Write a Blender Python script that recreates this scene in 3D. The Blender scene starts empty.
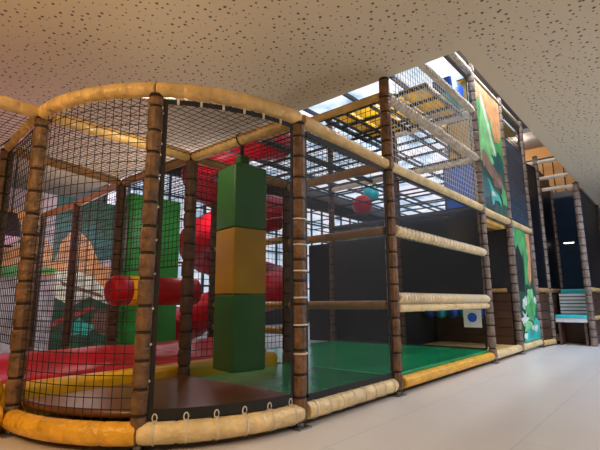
import bpy, math, random
from mathutils import Vector, Matrix
random.seed(7)
S = bpy.context.scene
COL = S.collection
PI = math.pi

# ------------------------------------------------------------------ materials
def new_mat(name):
    m = bpy.data.materials.new(name); m.use_nodes = True
    nt = m.node_tree; b = nt.nodes['Principled BSDF']
    return m, nt, b

def pos_node(nt):
    return nt.nodes.new('ShaderNodeNewGeometry').outputs['Position']

def vinyl(name, col, rough=.45, var=.18, scale=6, bump=.15, bscale=14, dark=None, metal=0.0):
    """noise-varied coated fabric / paint"""
    m, nt, b = new_mat(name)
    P = pos_node(nt)
    n = nt.nodes.new('ShaderNodeTexNoise'); n.inputs['Scale'].default_value = scale
    n.inputs['Detail'].default_value = 4
    nt.links.new(P, n.inputs['Vector'])
    r = nt.nodes.new('ShaderNodeValToRGB')
    d = dark or tuple(c*(1-2*var) for c in col)
    r.color_ramp.elements[0].color = (*d, 1); r.color_ramp.elements[0].position = .3
    r.color_ramp.elements[1].color = (*[min(1, c*(1+var)) for c in col], 1); r.color_ramp.elements[1].position = .7
    nt.links.new(n.outputs['Fac'], r.inputs['Fac'])
    nt.links.new(r.outputs['Color'], b.inputs['Base Color'])
    b.inputs['Roughness'].default_value = rough
    b.inputs['Metallic'].default_value = metal
    if bump:
        n2 = nt.nodes.new('ShaderNodeTexNoise'); n2.inputs['Scale'].default_value = bscale
        n2.inputs['Detail'].default_value = 3
        nt.links.new(P, n2.inputs['Vector'])
        bp = nt.nodes.new('ShaderNodeBump'); bp.inputs['Strength'].default_value = bump
        bp.inputs['Distance'].default_value = .05
        nt.links.new(n2.outputs['Fac'], bp.inputs['Height'])
        nt.links.new(bp.outputs['Normal'], b.inputs['Normal'])
    return m

def scrim_mat(name, col, alpha, rough=.4, scale=90):
    """fine woven mesh: part fabric, part see-through"""
    m, nt, b = new_mat(name)
    b.inputs['Base Color'].default_value = (*col, 1)
    b.inputs['Roughness'].default_value = rough
    b.inputs['Specular IOR Level'].default_value = .08
    P = pos_node(nt)
    n = nt.nodes.new('ShaderNodeTexNoise'); n.inputs['Scale'].default_value = 2.2
    nt.links.new(P, n.inputs['Vector'])
    mr = nt.nodes.new('ShaderNodeMapRange')
    mr.inputs['From Min'].default_value = .3; mr.inputs['From Max'].default_value = .7
    mr.inputs['To Min'].default_value = max(0, alpha-.06); mr.inputs['To Max'].default_value = min(1, alpha+.06)
    nt.links.new(n.outputs['Fac'], mr.inputs['Value'])
    nt.links.new(mr.outputs['Result'], b.inputs['Alpha'])
    return m

def emis(name, col, strength):
    m, nt, b = new_mat(name)
    b.inputs['Base Color'].default_value = (*col, 1)
    b.inputs['Emission Color'].default_value = (*col, 1)
    b.inputs['Emission Strength'].default_value = strength
    return m

M = {}
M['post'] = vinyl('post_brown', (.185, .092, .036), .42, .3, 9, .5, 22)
M['post_far'] = vinyl('post_greybrown', (.23, .165, .13), .5, .25, 9, .3, 22)
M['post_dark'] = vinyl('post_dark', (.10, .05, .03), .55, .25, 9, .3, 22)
M['groove'] = vinyl('post_groove', (.03, .014, .006), .8, .1, 9, 0)
M['tan'] = vinyl('beam_tan', (.74, .49, .19), .27, .14, 5, .8, 11)
M['cream'] = vinyl('beam_cream', (.86, .64, .31), .3, .12, 5, .8, 11)
M['gold'] = vinyl('beam_gold', (.85, .43, .03), .3, .12, 5, .6, 11)
M['white_beam'] = vinyl('beam_pale', (.68, .58, .46), .42, .1, 5, .4, 9)
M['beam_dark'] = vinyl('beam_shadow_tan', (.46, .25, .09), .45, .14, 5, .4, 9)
M['net'] = vinyl('net_black', (.012, .010, .010), .75, .1, 4, 0)
M['net_grey'] = vinyl('net_dark_grey', (.05, .05, .06), .7, .1, 4, 0)
M['net_pale'] = vinyl('net_pale', (.62, .64, .68), .6, .1, 4, 0)
M['border'] = vinyl('webbing_black', (.010, .009, .009), .6, .1, 4, 0)
M['tie'] = vinyl('tie_white', (.75, .70, .60), .5, .1, 4, 0)
M['steel'] = vinyl('steel', (.32, .31, .30), .35, .1, 4, 0, metal=.8)
M['brown_mat'] = vinyl('mat_brown', (.155, .055, .02), .30, .12, 1.3, .05, 3)
M['green_mat'] = vinyl('mat_green', (.010, .34, .13), .2, .14, 1.6, .25, 2.5)
M['deck_shadow'] = vinyl('deck_shadow_black', (.012, .011, .010), .7, .1, 4, 0)  # black recessed sheet standing in for the shadow under the decks
M['bag_green'] = vinyl('bag_green', (.035, .19, .045), .38, .06, 2, .06, 5)
M['bag_yellow'] = vinyl('bag_yellow', (.56, .33, .012), .4, .06, 2, .06, 5)
M['pad_green'] = vinyl('pad_green', (.03, .42, .06), .4, .08, 2, .06, 5)
M['red'] = vinyl('vinyl_red', (.52, .005, .02), .4, .14, 2, .5, 3.2)
M['red'].node_tree.nodes['Principled BSDF'].inputs['Specular IOR Level'].default_value = .3
M['yellow'] = vinyl('vinyl_yellow', (.90, .52, .012), .3, .1, 2, .2, 6)
M['ochre'] = vinyl('boards_ochre', (.85, .52, .10), .5, .15, 3, .1, 6)
M['blue'] = vinyl('vinyl_blue', (.015, .12, .62), .35, .1, 3, .1, 6)
M['teal'] = vinyl('vinyl_teal', (.02, .58, .66), .35, .08, 3, .1, 6)
M['white'] = vinyl('vinyl_white', (.70, .72, .76), .4, .06, 3, .1, 6)
M['dark_wall'] = vinyl('dark_boards', (.075, .032, .016), .5, .2, 3, .1, 6)
M['black_panel'] = vinyl('black_panel', (.012, .012, .014), .75, .2, 2, .05, 6)
M['strap'] = vinyl('strap_black', (.014, .013, .014), .6, .1, 4, 0)
M['scrim_arc'] = scrim_mat('scrim_arc', (.012, .009, .007), .42)
M['scrim_front'] = scrim_mat('scrim_front', (.045, .05, .052), .34, .3)
M['scrim_right'] = scrim_mat('scrim_right', (.022, .022, .025), .26, .3)
M['scrim_dark'] = scrim_mat('scrim_dark', (.03, .032, .036), .95, .4)
M['scrim_low'] = scrim_mat('scrim_low', (.012, .014, .015), .42, .4)
M['scrim_black'] = scrim_mat('scrim_black', (.006, .006, .009), .96, .35)
M['scrim_blue'] = scrim_mat('scrim_blue', (.05, .17, .32), .85, .35)
M['scrim_navy'] = scrim_mat('scrim_navy', (.012, .026, .05), .97, .4)
M['scrim_yellow'] = scrim_mat('scrim_yellow', (.62, .38, .04), .88, .5)

# floor: large pale tiles, slightly glossy
m, nt, b = new_mat('floor_tiles'); M['floor'] = m
P = pos_node(nt)
br = nt.nodes.new('ShaderNodeTexBrick')
br.offset = 0.5
for k, v in {'Color1': (.70, .655, .62, 1), 'Color2': (.675, .635, .60, 1), 'Mortar': (.56, .52, .50, 1)}.items(): br.inputs[k].default_value = v
br.inputs['Scale'].default_value = 1.0; br.inputs['Mortar Size'].default_value = .006
br.inputs['Brick Width'].default_value = 2.4; br.inputs['Row Height'].default_value = 1.2
mp = nt.nodes.new('ShaderNodeMapping'); mp.inputs['Location'].default_value = (.3, .55, 0)
nt.links.new(P, mp.inputs['Vector']); nt.links.new(mp.outputs['Vector'], br.inputs['Vector'])
n = nt.nodes.new('ShaderNodeTexNoise'); n.inputs['Scale'].default_value = 1.1; n.inputs['Detail'].default_value = 6
nt.links.new(P, n.inputs['Vector'])
mx = nt.nodes.new('ShaderNodeMixRGB'); mx.blend_type = 'MULTIPLY'; mx.inputs['Fac'].default_value = .35
rr = nt.nodes.new('ShaderNodeValToRGB'); rr.color_ramp.elements[0].color = (.75, .74, .73, 1)
nt.links.new(n.outputs['Fac'], rr.inputs['Fac'])
nt.links.new(br.outputs['Color'], mx.inputs['Color1']); nt.links.new(rr.outputs['Color'], mx.inputs['Color2'])
nt.links.new(mx.outputs['Color'], b.inputs['Base Color'])
b.inputs['Roughness'].default_value = .32

# ceiling: perforated acoustic board, plain border along the opening
m, nt, b = new_mat('ceiling_perforated'); M['ceiling'] = m
P = pos_node(nt)
mp = nt.nodes.new('ShaderNodeMapping'); mp.inputs['Scale'].default_value = (1, 1, 0)
nt.links.new(P, mp.inputs['Vector'])
vo = nt.nodes.new('ShaderNodeTexVoronoi'); vo.inputs['Scale'].default_value = 9.2; vo.inputs['Randomness'].default_value = .85
vo.voronoi_dimensions = '2D'
nt.links.new(mp.outputs['Vector'], vo.inputs['Vector'])
sep = nt.nodes.new('ShaderNodeSeparateColor'); nt.links.new(vo.outputs['Color'], sep.inputs['Color'])
mr = nt.nodes.new('ShaderNodeMapRange'); mr.inputs['To Min'].default_value = .05; mr.inputs['To Max'].default_value = .185
nt.links.new(sep.outputs['Red'], mr.inputs['Value'])
lt = nt.nodes.new('ShaderNodeMath'); lt.operation = 'LESS_THAN'
nt.links.new(vo.outputs['Distance'], lt.inputs[0]); nt.links.new(mr.outputs['Result'], lt.inputs[1])
sx = nt.nodes.new('ShaderNodeSeparateXYZ'); nt.links.new(P, sx.inputs['Vector'])
edge = nt.nodes.new('ShaderNodeMath'); edge.operation = 'LESS_THAN'; edge.inputs[1].default_value = -1.33
nt.links.new(sx.outputs['Y'], edge.inputs[0])
edx = nt.nodes.new('ShaderNodeMath'); edx.operation = 'LESS_THAN'; edx.inputs[1].default_value = 1.95
nt.links.new(sx.outputs['X'], edx.inputs[0])
orr = nt.nodes.new('ShaderNodeMath'); orr.operation = 'MAXIMUM'
nt.links.new(edge.outputs[0], orr.inputs[0]); nt.links.new(edx.outputs[0], orr.inputs[1])
mu = nt.nodes.new('ShaderNodeMath'); mu.operation = 'MULTIPLY'
nt.links.new(lt.outputs[0], mu.inputs[0]); nt.links.new(orr.outputs[0], mu.inputs[1])
mx = nt.nodes.new('ShaderNodeMixRGB')
mx.inputs['Color1'].default_value = (.66, .57, .43, 1); mx.inputs['Color2'].default_value = (.13, .10, .075, 1)
nt.links.new(mu.outputs[0], mx.inputs['Fac']); nt.links.new(mx.outputs['Color'], b.inputs['Base Color'])
b.inputs['Roughness'].default_value = .9

M['wall'] = vinyl('wall_paint', (.42, .38, .36), .8, .05, 1, 0)
M['wall_dark'] = vinyl('wall_dark', (.05, .045, .045), .8, .1, 1, 0)
M['roof_grey'] = vinyl('roof_grey', (.20, .19, .20), .8, .05, 1, 0)
M['wall_lit_lilac'] = vinyl('wall_lit_lilac', (.62, .55, .66), .8, .05, 1, 0)  # white wall with the lilac light put into its colour
M['orange_wall'] = vinyl('orange_wall', (.80, .40, .14), .7, .06, 1, 0)
M['mullion'] = vinyl('mullion', (.05, .055, .065), .5, .1, 3, 0)

def glazing(name, a, c, strength, scale):
    m, nt, b = new_mat(name)
    P = pos_node(nt)
    n = nt.nodes.new('ShaderNodeTexNoise'); n.inputs['Scale'].default_value = scale; n.inputs['Detail'].default_value = 3
    nt.links.new(P, n.inputs['Vector'])
    r = nt.nodes.new('ShaderNodeValToRGB')
    r.color_ramp.elements[0].color = (*a, 1); r.color_ramp.elements[0].position = .38
    r.color_ramp.elements[1].color = (*c, 1); r.color_ramp.elements[1].position = .56
    for ps, cl in ((.30, (.10, .13, .19)), (.46, (.62, .76, .92)), (.66, (.80, .68, .78)), (.72, (.95, .93, .97))):
        el = r.color_ramp.elements.new(ps); el.color = (*cl, 1)
    nt.links.new(n.outputs['Fac'], r.inputs['Fac'])
    nt.links.new(r.outputs['Color'], b.inputs['Emission Color'])
    b.inputs['Base Color'].default_value = (.5, .55, .6, 1)
    b.inputs['Emission Strength'].default_value = strength
    b.inputs['Roughness'].default_value = .1
    return m
M['sky_pane'] = glazing('skylight_pane', (.34, .50, .68), (.95, .95, 1.0), 1.25, .9)
M['win_pane'] = glazing('window_pane', (.40, .55, .75), (.95, .90, 1.0), 1.2, .9)

# ------------------------------------------------------------------ mesh builder
class MB:
    def __init__(s): s.v = []; s.f = []; s.mi = []; s.sm = []; s.mats = []
    def _m(s, mat):
        if mat not in s.mats: s.mats.append(mat)
        return s.mats.index(mat)
    def face(s, idx, mat=0, smooth=False): s.f.append(idx); s.mi.append(mat); s.sm.append(smooth)
    def box(s, c, d, mat, rz=0, axes=None):
        mi = s._m(mat); n = len(s.v)
        if axes is None:
            R = Matrix.Rotation(rz, 3, 'Z'); ax = [R @ Vector((1,0,0)), R @ Vector((0,1,0)), Vector((0,0,1))]
        else: ax = axes
        c = Vector(c)
        for z in (-1, 1):
            for y in (-1, 1):
                for x in (-1, 1):
                    s.v.append(c + ax[0]*x*d[0]/2 + ax[1]*y*d[1]/2 + ax[2]*z*d[2]/2)
        for q in ((0,2,3,1), (4,5,7,6), (0,1,5,4), (2,6,7,3), (0,4,6,2), (1,3,7,5)):
            s.face([n+i for i in q], mi)
    def quad(s, pts, mat, smooth=False):
        mi = s._m(mat); n = len(s.v); s.v += [Vector(p) for p in pts]
        s.face(list(range(n, n+len(pts))), mi, smooth)
    def tube(s, pts, rad, mat, n=8, caps=True, smooth=True, closed=False, rot=0.0):
        mi = s._m(mat); pts = [Vector(p) for p in pts]
        rs = rad if isinstance(rad, (list, tuple)) else [rad]*len(pts)
        N = len(pts); base = len(s.v)
        up = None
        for i, p in enumerate(pts):
            if closed: t = pts[(i+1) % N] - pts[i-1]
            else: t = pts[min(i+1, N-1)] - pts[max(i-1, 0)]
            t.normalize()
            if up is None:
                up = Vector((0,0,1)) if abs(t.z) < .9 else Vector((1,0,0))
            a = t.cross(up); a.normalize(); bb = a.cross(t); bb.normalize(); up = bb
            for k in range(n):
                th = 2*PI*k/n + rot
                s.v.append(p + (a*math.cos(th) + bb*math.sin(th))*rs[i])
        R = N if closed else N-1
        for i in range(R):
            j = (i+1) % N
            for k in range(n):
                k2 = (k+1) % n
                s.face([base+i*n+k, base+i*n+k2, base+j*n+k2, base+j*n+k], mi, smooth)
        if caps and not closed:
            s.face([base+k for k in range(n)][::-1], mi); s.face([base+(N-1)*n+k for k in range(n)], mi)
    def prism(s, poly, z0, z1, mat, side=None):
        """vertical prism from an xy polygon"""
        mi = s._m(mat); ms = s._m(side or mat); n = len(s.v); N = len(poly)
        s.v += [Vector((x, y, z0)) for x, y in poly] + [Vector((x, y, z1)) for x, y in poly]
        s.face(list(range(n, n+N))[::-1], mi); s.face(list(range(n+N, n+2*N)), mi)
        for i in range(N):
            j = (i+1) % N; s.face([n+i, n+j, n+N+j, n+N+i], ms)
    def build(s, name, parent=None):
        me = bpy.data.meshes.new(name); me.from_pydata([tuple(v) for v in s.v], [], s.f)
        for mt in s.mats: me.materials.append(mt)
        me.polygons.foreach_set('material_index', s.mi)
        me.polygons.foreach_set('use_smooth', s.sm)
        me.update()
        o = bpy.data.objects.new(name, me); COL.objects.link(o)
        if parent is not None:
            o.parent = parent
            o.matrix_parent_inverse = Matrix.Identity(4)
            if parent.type == 'EMPTY':
                o.location = -parent.location
        return o

def tag(o, label, cat, group=None, kind=None):
    o['label'] = label; o['category'] = cat
    if group: o['group'] = group
    o['kind'] = kind or 'thing'
    return o
def struct(o): o['kind'] = 'structure'; return o
def thing(name, loc, label, cat, group=None):
    o = bpy.data.objects.new(name, None); COL.objects.link(o); o.location = loc
    o.empty_display_size = .2
    return tag(o, label, cat, group)
def bevel(o, w, seg=3):
    md = o.modifiers.new('bevel', 'BEVEL'); md.width = w; md.segments = seg; md.limit_method = 'ANGLE'
    for p in o.data.polygons: p.use_smooth = True
    md.harden_normals = True
    return o

# ------------------------------------------------------------------ setting
mb = MB(); mb.box((8, 2, -.05), (42, 26, .1), M['floor']); struct(mb.build('floor'))
H = 4.55; VX = 2.1; VY = -1.08; RZ = 7.9
mb = MB()
x0, x1, y0, y1 = -12, 28, -10, 14.5
def slab(mb, xa, xb, ya, yb, za, zb, mat): mb.box(((xa+xb)/2, (ya+yb)/2, (za+zb)/2), (xb-xa, yb-ya, zb-za), mat)
# one perforated slab with a rectangular opening at its far right corner
mi = M['ceiling']
poly = [(x0, y0), (x1, y0), (x1, VY), (VX, VY), (VX, y1), (x0, y1)]
mb.prism(poly, H, H+.2, mi)
struct(mb.build('ceiling'))
mb = MB(); slab(mb, VX-.2, x1, VY-.2, 1.2, RZ, RZ+.15, M['roof_grey']); pass
slab(mb, VX-.2, VX, VY, y1, H+.2, RZ, M['roof_grey']); slab(mb, VX, x1, VY-.2, VY, H+.2, RZ, M['roof_grey'])
slab(mb, VX-.2, x1, 13.2, y1, RZ, RZ+.15, M['roof_grey'])
struct(mb.build('trim_1'))
for nm, a in dict(wall_left=(x0-.1, x0, y0, y1, 0, H), wall_front=(x0, x1, y0-.1, y0, 0, H), wall_right=(x1, x1+.1, y0, y1, 0, RZ)).items():
    mb = MB(); slab(mb, *a, M['wall']); struct(mb.build(nm))
# back wall with tall window openings
mb = MB()
slab(mb, x0, 4.6, 14.5, 14.6, 0, H, M['wall_lit_lilac'])
slab(mb, 4.6, x1, 14.5, 14.6, 0, 1.0, M['wall_dark'])
slab(mb, 4.6, x1, 14.5, 14.6, 7.2, RZ, M['wall_dark'])
struct(mb.build('wall_back'))
def window(name, xa, xb, za, zb, y, nx, nz, pane):
    mb = MB()
    for i in range(nx+1):
        x = xa + (xb-xa)*i/nx; mb.box((x, y, (za+zb)/2), (.09, .12, zb-za), M['mullion'])
    for j in range(nz+1):
        z = za + (zb-za)*j/nz; mb.box(((xa+xb)/2, y, z), (xb-xa, .10, .09), M['mullion'])
    w = struct(mb.build(name))
    p = MB(); p.box(((xa+xb)/2, y+.05, (za+zb)/2), (xb-xa, .02, zb-za), pane); p.build('pane', w)
window('window_1', 4.6, 12.6, 1.0, 7.2, 14.55, 8, 6, M['win_pane'])
window('window_2', 12.6, 20.2, 1.0, 7.2, 14.55, 7, 6, M['win_pane'])
window('window_3', 20.2, 28.0, 1.0, 7.2, 14.55, 7, 6, M['win_pane'])
# skylight
mb = MB(); xa, xb, ya, yb = VX-.1, x1, 1.2, 13.2
for i in range(15):
    x = xa + (xb-xa)*i/14; mb.box((x, (ya+yb)/2, RZ+.05), (.07, yb-ya, .1), M['mullion'])
for j in range(8):
    y = ya + (yb-ya)*j/7; mb.box(((xa+xb)/2, y, RZ+.05), (xb-xa, .1, .12), M['mullion'])
w = struct(mb.build('window_4'))
mb = MB(); mb.box(((xa+xb)/2, (ya+yb)/2, RZ+.12), (xb-xa, yb-ya, .02), M['sky_pane']); mb.build('pane', w)

# ------------------------------------------------------------------ play frame pieces
def post(x, y, z0, z1, label, r=.082, mat='post', group='padded posts of the play frame', seg=.225, foot=True, ties=()):
    mb = MB(); z = z0; rnd = random.Random(int((x*31+y*17+z1)*100))
    while z < z1-.02:
        L = min(seg*rnd.uniform(.92, 1.08), z1-z)
        if z1-z-L < .08: L = z1-z
        g = .014
        pts = [(x,y,z), (x,y,z+g), (x,y,z+g+.02), (x,y,z+L-g-.02), (x,y,z+L-g), (x,y,z+L)]
        ro = rnd.uniform(0, .4)
        k = r*rnd.uniform(.97, 1.03)
        mb.tube([pts[1], pts[2], pts[3], pts[4]], [k*.93, k, k*.985, k*.92], M[mat], n=10, caps=True, smooth=False, rot=ro)
        mb.tube([pts[0], pts[1]], r*.84, M['groove'], n=10, caps=False)
        mb.tube([pts[4], pts[5]], r*.84, M['groove'], n=10, caps=False)
        z += L
    o = tag(mb.build('padded_post'), label, 'post', group)
    if foot:
        f = MB(); f.tube([(x,y,.012), (x,y,z0)], r*.55, M['steel'], n=12); fo = f.build('foot', o); f = MB(); f.box((x,y,.008), (r*2.3, r*2.3, .016), M['steel']); f.build('base_plate', fo)
    c = MB(); c.tube([(x,y,z1-.005), (x,y,z1+.02), (x,y,z1+.035)], [r*.98, r*.95, r*.55], M['groove'], n=12); c.build('cap', o)
    for tz in ties:
        t = MB(); t.tube([(x+math.cos(a)*(r+.006), y+math.sin(a)*(r+.006), tz) for a in [2*PI*k/14 for k in range(14)]], .009, M['tie'], n=5, closed=True)
        t.build('tie', o)
    return o

def beam(a, b, r, mat, label, arc=None, lace=0, group='padded beams of the play frame', n=14, eyelets=0, seam=.42):
    """padded tube from a to b (or along the arc list of points) with sleeve seams"""
    if arc: path = arc
    else:
        a, b = Vector(a), Vector(b); path = [a, b]
    P = [Vector(p) for p in path]; L = [0]
    for i in range(1, len(P)): L.append(L[-1] + (P[i]-P[i-1]).length)
    T = L[-1]
    def at(s_):
        s_ = max(0, min(T, s_))
        for i in range(1, len(P)):
            if s_ <= L[i] + 1e-9:
                t = (s_-L[i-1])/max(1e-9, L[i]-L[i-1]); return P[i-1].lerp(P[i], t)
        return P[-1]
    k = max(1, round(T/seam)); pts = []; rad = []
    rnd = random.Random(int(T*1000)+k)
    for i in range(k):
        s0, s1 = T*i/k, T*(i+1)/k
        for t, rr in ((.015, .93), (.06, 1.0), (.3, rnd.uniform(.985, 1.02)), (.5, rnd.uniform(.98, 1.015)), (.7, rnd.uniform(.985, 1.02)), (.94, 1.0), (.985, .93)):
            pts.append(at(s0+(s1-s0)*t)); rad.append(r*rr)
    mb = MB(); mb.tube(pts, rad, M[mat], n=n)
    o = tag(mb.build('padded_rail'), label, 'beam', group)
    if lace:
        d = (P[-1]-P[0]).normalized(); sd = d.cross(Vector((0,0,1))).normalized(); up = sd.cross(d)
        turns = int(T/lace); N = turns*10; mb = MB()
        cp = []
        for i in range(N+1):
            th = 2*PI*turns*i/N
            cp.append(at(T*(.01+.98*i/N)) + (sd*math.cos(th)+up*math.sin(th))*(r+.006))
        mb.tube(cp, .0095, M['tie'] if mat != 'gold' else M['cream'], n=4); mb.build('lacing', o)
    for i in range(eyelets):
        p = at(T*(i+.5)/eyelets); q = at(T*(i+.5)/eyelets+.01); d = (q-p).normalized()
        mb = MB(); c = p + Vector((0,0,r+.028))
        mb.tube([c + d*math.cos(2*PI*j/10)*.02 + Vector((0,0,1))*math.sin(2*PI*j/10)*.034 for j in range(10)], .007, M['tie'], n=5, closed=True)
        ring = [p + (d.cross(Vector((0,0,1)))*math.cos(2*PI*j/14)+Vector((0,0,1))*math.sin(2*PI*j/14))*(r+.004) for j in range(14)]
        mb.tube(ring, .006, M['tie'], n=5, closed=True)
        mb.build('eyelet', o)
    return o

def net(quad, nu, nv, r, label, mat='net', border=.012, wig=0.0, group='black rope nets'):
    """rope net over a quad a,b,c,d (a->b is u, a->d is v)"""
    a, b, c, d = [Vector(p) for p in quad]
    def at(u, v): return (a.lerp(b, u)).lerp(d.lerp(c, u), v)
    mb = MB()
    for i in range(1, nu): mb.tube([at(i/nu, 0), at(i/nu, 1)], r, M[mat], n=4, caps=False)
    for j in range(1, nv): mb.tube([at(0, j/nv), at(1, j/nv)], r, M[mat], n=4, caps=False)
    o = tag(mb.build('net_panel'), label, 'net', group)
    if border:
        e = MB(); e.tube([a, b, c, d], border, M['border'], n=5, closed=True); e.build('border_rope', o)
    return o

def scrim(quad, mat, label, border=.03, group='fine mesh screens'):
    mb = MB(); mb.quad(quad, M[mat]); o = tag(mb.build('mesh_screen'), label, 'screen', group)
    if border:
        a, b, c, d = [Vector(p) for p in quad]; e = MB()
        nrm = (b-a).cross(d-a).normalized()
        for p, q in ((a,b), (b,c), (c,d), (d,a)):
            t = (q-p).normalized(); e.box((p+q)/2, ((q-p).length, border*2, .012), M['border'], axes=[t, nrm.cross(t), nrm])
        e.build('border', o)
    return o

def vq(x0, y0, x1, y1, z0, z1): return [(x0,y0,z0), (x1,y1,z0), (x1,y1,z1), (x0,y0,z1)]

G = 1.95; R0 = 1.95; TZ = 3.19; BZ = .14
def arcpt(deg, r=R0, z=0):
    if deg < 225: r -= .06*(225-deg)/45
    a = math.radians(deg); return Vector((math.cos(a)*r, G+math.sin(a)*r, z))   # centre (0,G)
# 180deg = A, 225 = B, 270 = C
A = arcpt(180); B = arcpt(225); Cc = arcpt(270)

post(A.x, A.y, .06, 3.13, 'brown padded post at the far left end of the rounded corner deck', r=.078)
post(B.x, B.y, .06, 3.12, 'brown padded post at the front middle of the rounded corner deck', r=.07)
post(0, 0, .06, 3.12, 'brown padded post with white tie bands where the rounded deck meets the straight side', r=.076, ties=[.7, .98, 1.25, 1.52, 1.79, 2.06])
post(0, G, .2, 3.15, 'dark post standing behind the yellow wall at the back corner of the round deck', mat='post_dark')
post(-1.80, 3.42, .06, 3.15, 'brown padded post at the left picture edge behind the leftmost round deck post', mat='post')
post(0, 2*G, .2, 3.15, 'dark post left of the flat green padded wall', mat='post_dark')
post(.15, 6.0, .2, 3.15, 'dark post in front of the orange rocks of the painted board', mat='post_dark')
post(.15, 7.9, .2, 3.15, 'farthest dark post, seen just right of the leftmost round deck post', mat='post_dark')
post(G, 0, .06, 4.44, 'tall brown post between the two green floored bays', r=.08)
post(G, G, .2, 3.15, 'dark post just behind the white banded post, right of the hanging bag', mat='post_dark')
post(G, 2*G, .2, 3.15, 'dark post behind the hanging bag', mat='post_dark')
post(3*G, 0, .06, 7.0, 'tall grey brown post left of the painted jungle panel', r=.08, mat='post_far')
post(4*G, 0, .06, 6.32, 'tall grey brown post between the painted panel and the blue net', r=.08, mat='post_far')
post(5*G, 0, .06, 6.32, 'tall grey brown post at the right end of the painted side', r=.08, mat='post_far')
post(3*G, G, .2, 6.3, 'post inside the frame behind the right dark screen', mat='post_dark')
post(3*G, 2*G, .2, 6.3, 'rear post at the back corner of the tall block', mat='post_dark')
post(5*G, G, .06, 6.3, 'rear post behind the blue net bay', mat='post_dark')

# bottom beams
N_A = 20
beam(0,0,.095,'gold','golden curved bottom beam along the left half of the round deck', arc=[arcpt(180+45*i/N_A, z=BZ) for i in range(N_A+1)], seam=.3)
beam(0,0,.09,'cream','cream curved bottom beam with eyelets along the right half of the round deck', arc=[arcpt(225+45*i/N_A, z=BZ) for i in range(N_A+1)], eyelets=6, seam=.3)
beam((.08,0,BZ), (G-.08,0,BZ), .085, 'cream', 'cream bottom beam with eyelets beside the white banded post', eyelets=8)
beam((G+.08,0,BZ), (3*G-.08,0,BZ), .08, 'gold', 'long golden bottom beam under the open green bay', seam=2.0)
beam((3*G+.08,0,BZ), (4*G-.08,0,BZ), .08, 'cream', 'tan bottom beam under the dark doorway')
beam((4*G+.08,0,BZ), (5*G-.08,0,BZ), .08, 'cream', 'pale bottom beam under the lower painted jungle panel')
beam((-5.5,G,BZ+.05), (A.x-.09,G,BZ+.05), .09, 'gold', 'golden bottom beam running off the left picture edge')
# top ring
beam(0,0,.075,'tan','curved top beam over the left half of the round deck', arc=[arcpt(180+45*i/N_A, z=TZ) for i in range(N_A+1)], seam=.26)
beam(0,0,.075,'tan','curved top beam over the right half of the round deck', arc=[arcpt(225+45*i/N_A, z=TZ) for i in range(N_A+1)], seam=.26)
beam((.05,0,TZ), (G-.06,0,3.13), .075, 'tan', 'tan top beam right of the white banded post')
beam((G+.06,0,3.13), (3*G-.06,0,3.13), .075, 'cream', 'long tan beam above the right dark screens', seam=.5)
beam((3*G+.06,0,3.1), (4*G-.06,0,3.1), .075, 'cream', 'tan beam along the bottom of the upper painted panel')
beam((4*G+.06,0,3.1), (5*G-.06,0,3.1), .075, 'cream', 'tan beam along the bottom of the blue net')
beam((A.x+.08,G,TZ), (-.06,G,TZ), .07, 'tan', 'straight roof beam from the leftmost round deck post to the rear corner post')
beam((0,G-.06,TZ), (0,.08,TZ), .07, 'tan', 'roof beam that the hanging bag is hung from')
beam((A.x,G+.08,TZ), (-1.8,3.35,TZ), .07, 'tan', 'short roof beam going back from the leftmost round deck post')
beam((-5.5,G,TZ), (A.x-.05,G,TZ), .07, 'tan', 'roof beam leaving the picture at upper left')
beam((0,G+.06,TZ), (0,2*G-.06,TZ), .065, 'beam_dark', 'roof beam above the red and yellow roller')
beam((0,2*G+.06,TZ), (.15,5.94,TZ), .065, 'beam_dark', 'roof beam left of the flat green padded wall')
beam((.15,6.06,TZ), (.15,7.84,TZ), .065, 'beam_dark', 'farthest roof beam at left in front of the painted board')
beam((-1.74,3.46,TZ), (-.06,2*G,TZ), .065, 'beam_dark', 'roof beam across the left side above the red trough')
beam((.06,G,TZ), (G-.06,G,TZ), .065, 'beam_dark', 'roof beam going right behind the hanging bag')
beam((G,.08,3.13), (G,G-.06,3.13), .07, 'beam_dark', 'dim cross beam at the top of the tall middle post')
beam((G,.08,2.19), (G,G-.06,2.19), .062, 'beam_dark', 'dim middle cross rail going in from the tall middle post')
beam((G,.08,1.16), (G,G-.06,1.16), .062, 'beam_dark', 'dim lower cross rail going in from the tall middle post')
beam((G,G+.06,2.25), (G,2*G-.06,2.25), .06, 'tan', 'dim rail at mid height right of the hanging bag')
beam((G,G+.06,1.16), (G,2*G-.06,1.16), .06, 'tan', 'dim rail right of the lower yellow section of the bag')
beam((G,G+.06,.75), (G,2*G-.06,.75), .06, 'tan', 'dim low rail right of the bottom of the bag')
# right bay rails
beam((G+.08,0,2.19), (3*G-.08,0,2.19), .075, 'cream', 'laced tan rail across the middle of the right dark screens', lace=.13, seam=.6)
beam((G+.08,0,1.25), (3*G-.08,0,1.25), .07, 'cream', 'laced cream rail, upper of the close pair above the open green bay', lace=.1, seam=.6)
beam((G+.08,0,1.115), (3*G-.08,0,1.115), .055, 'cream', 'smooth cream rail, lower of the close pair above the open green bay', seam=2)
beam((G+.06,0,4.2), (3*G-.08,0,4.2), .07, 'white_beam', 'laced grey beam sloping from the tall middle post to the painted panel', lace=.11, seam=.6)
beam((G,.06,4.2), (G,2.6,4.2), .068, 'tan', 'tan cross beam from the top of the tall middle post', seam=.35)
beam((3.0,0,5.29), (3*G-.08,0,5.29), .06, 'white_beam', 'pale laced beam high under the yellow floor', lace=.09, seam=.6)
beam((4.3,0,6.2), (3*G-.08,0,6.2), .06, 'white_beam', 'topmost pale laced beam at the peak of the opening', lace=.09, seam=.6)
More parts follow.
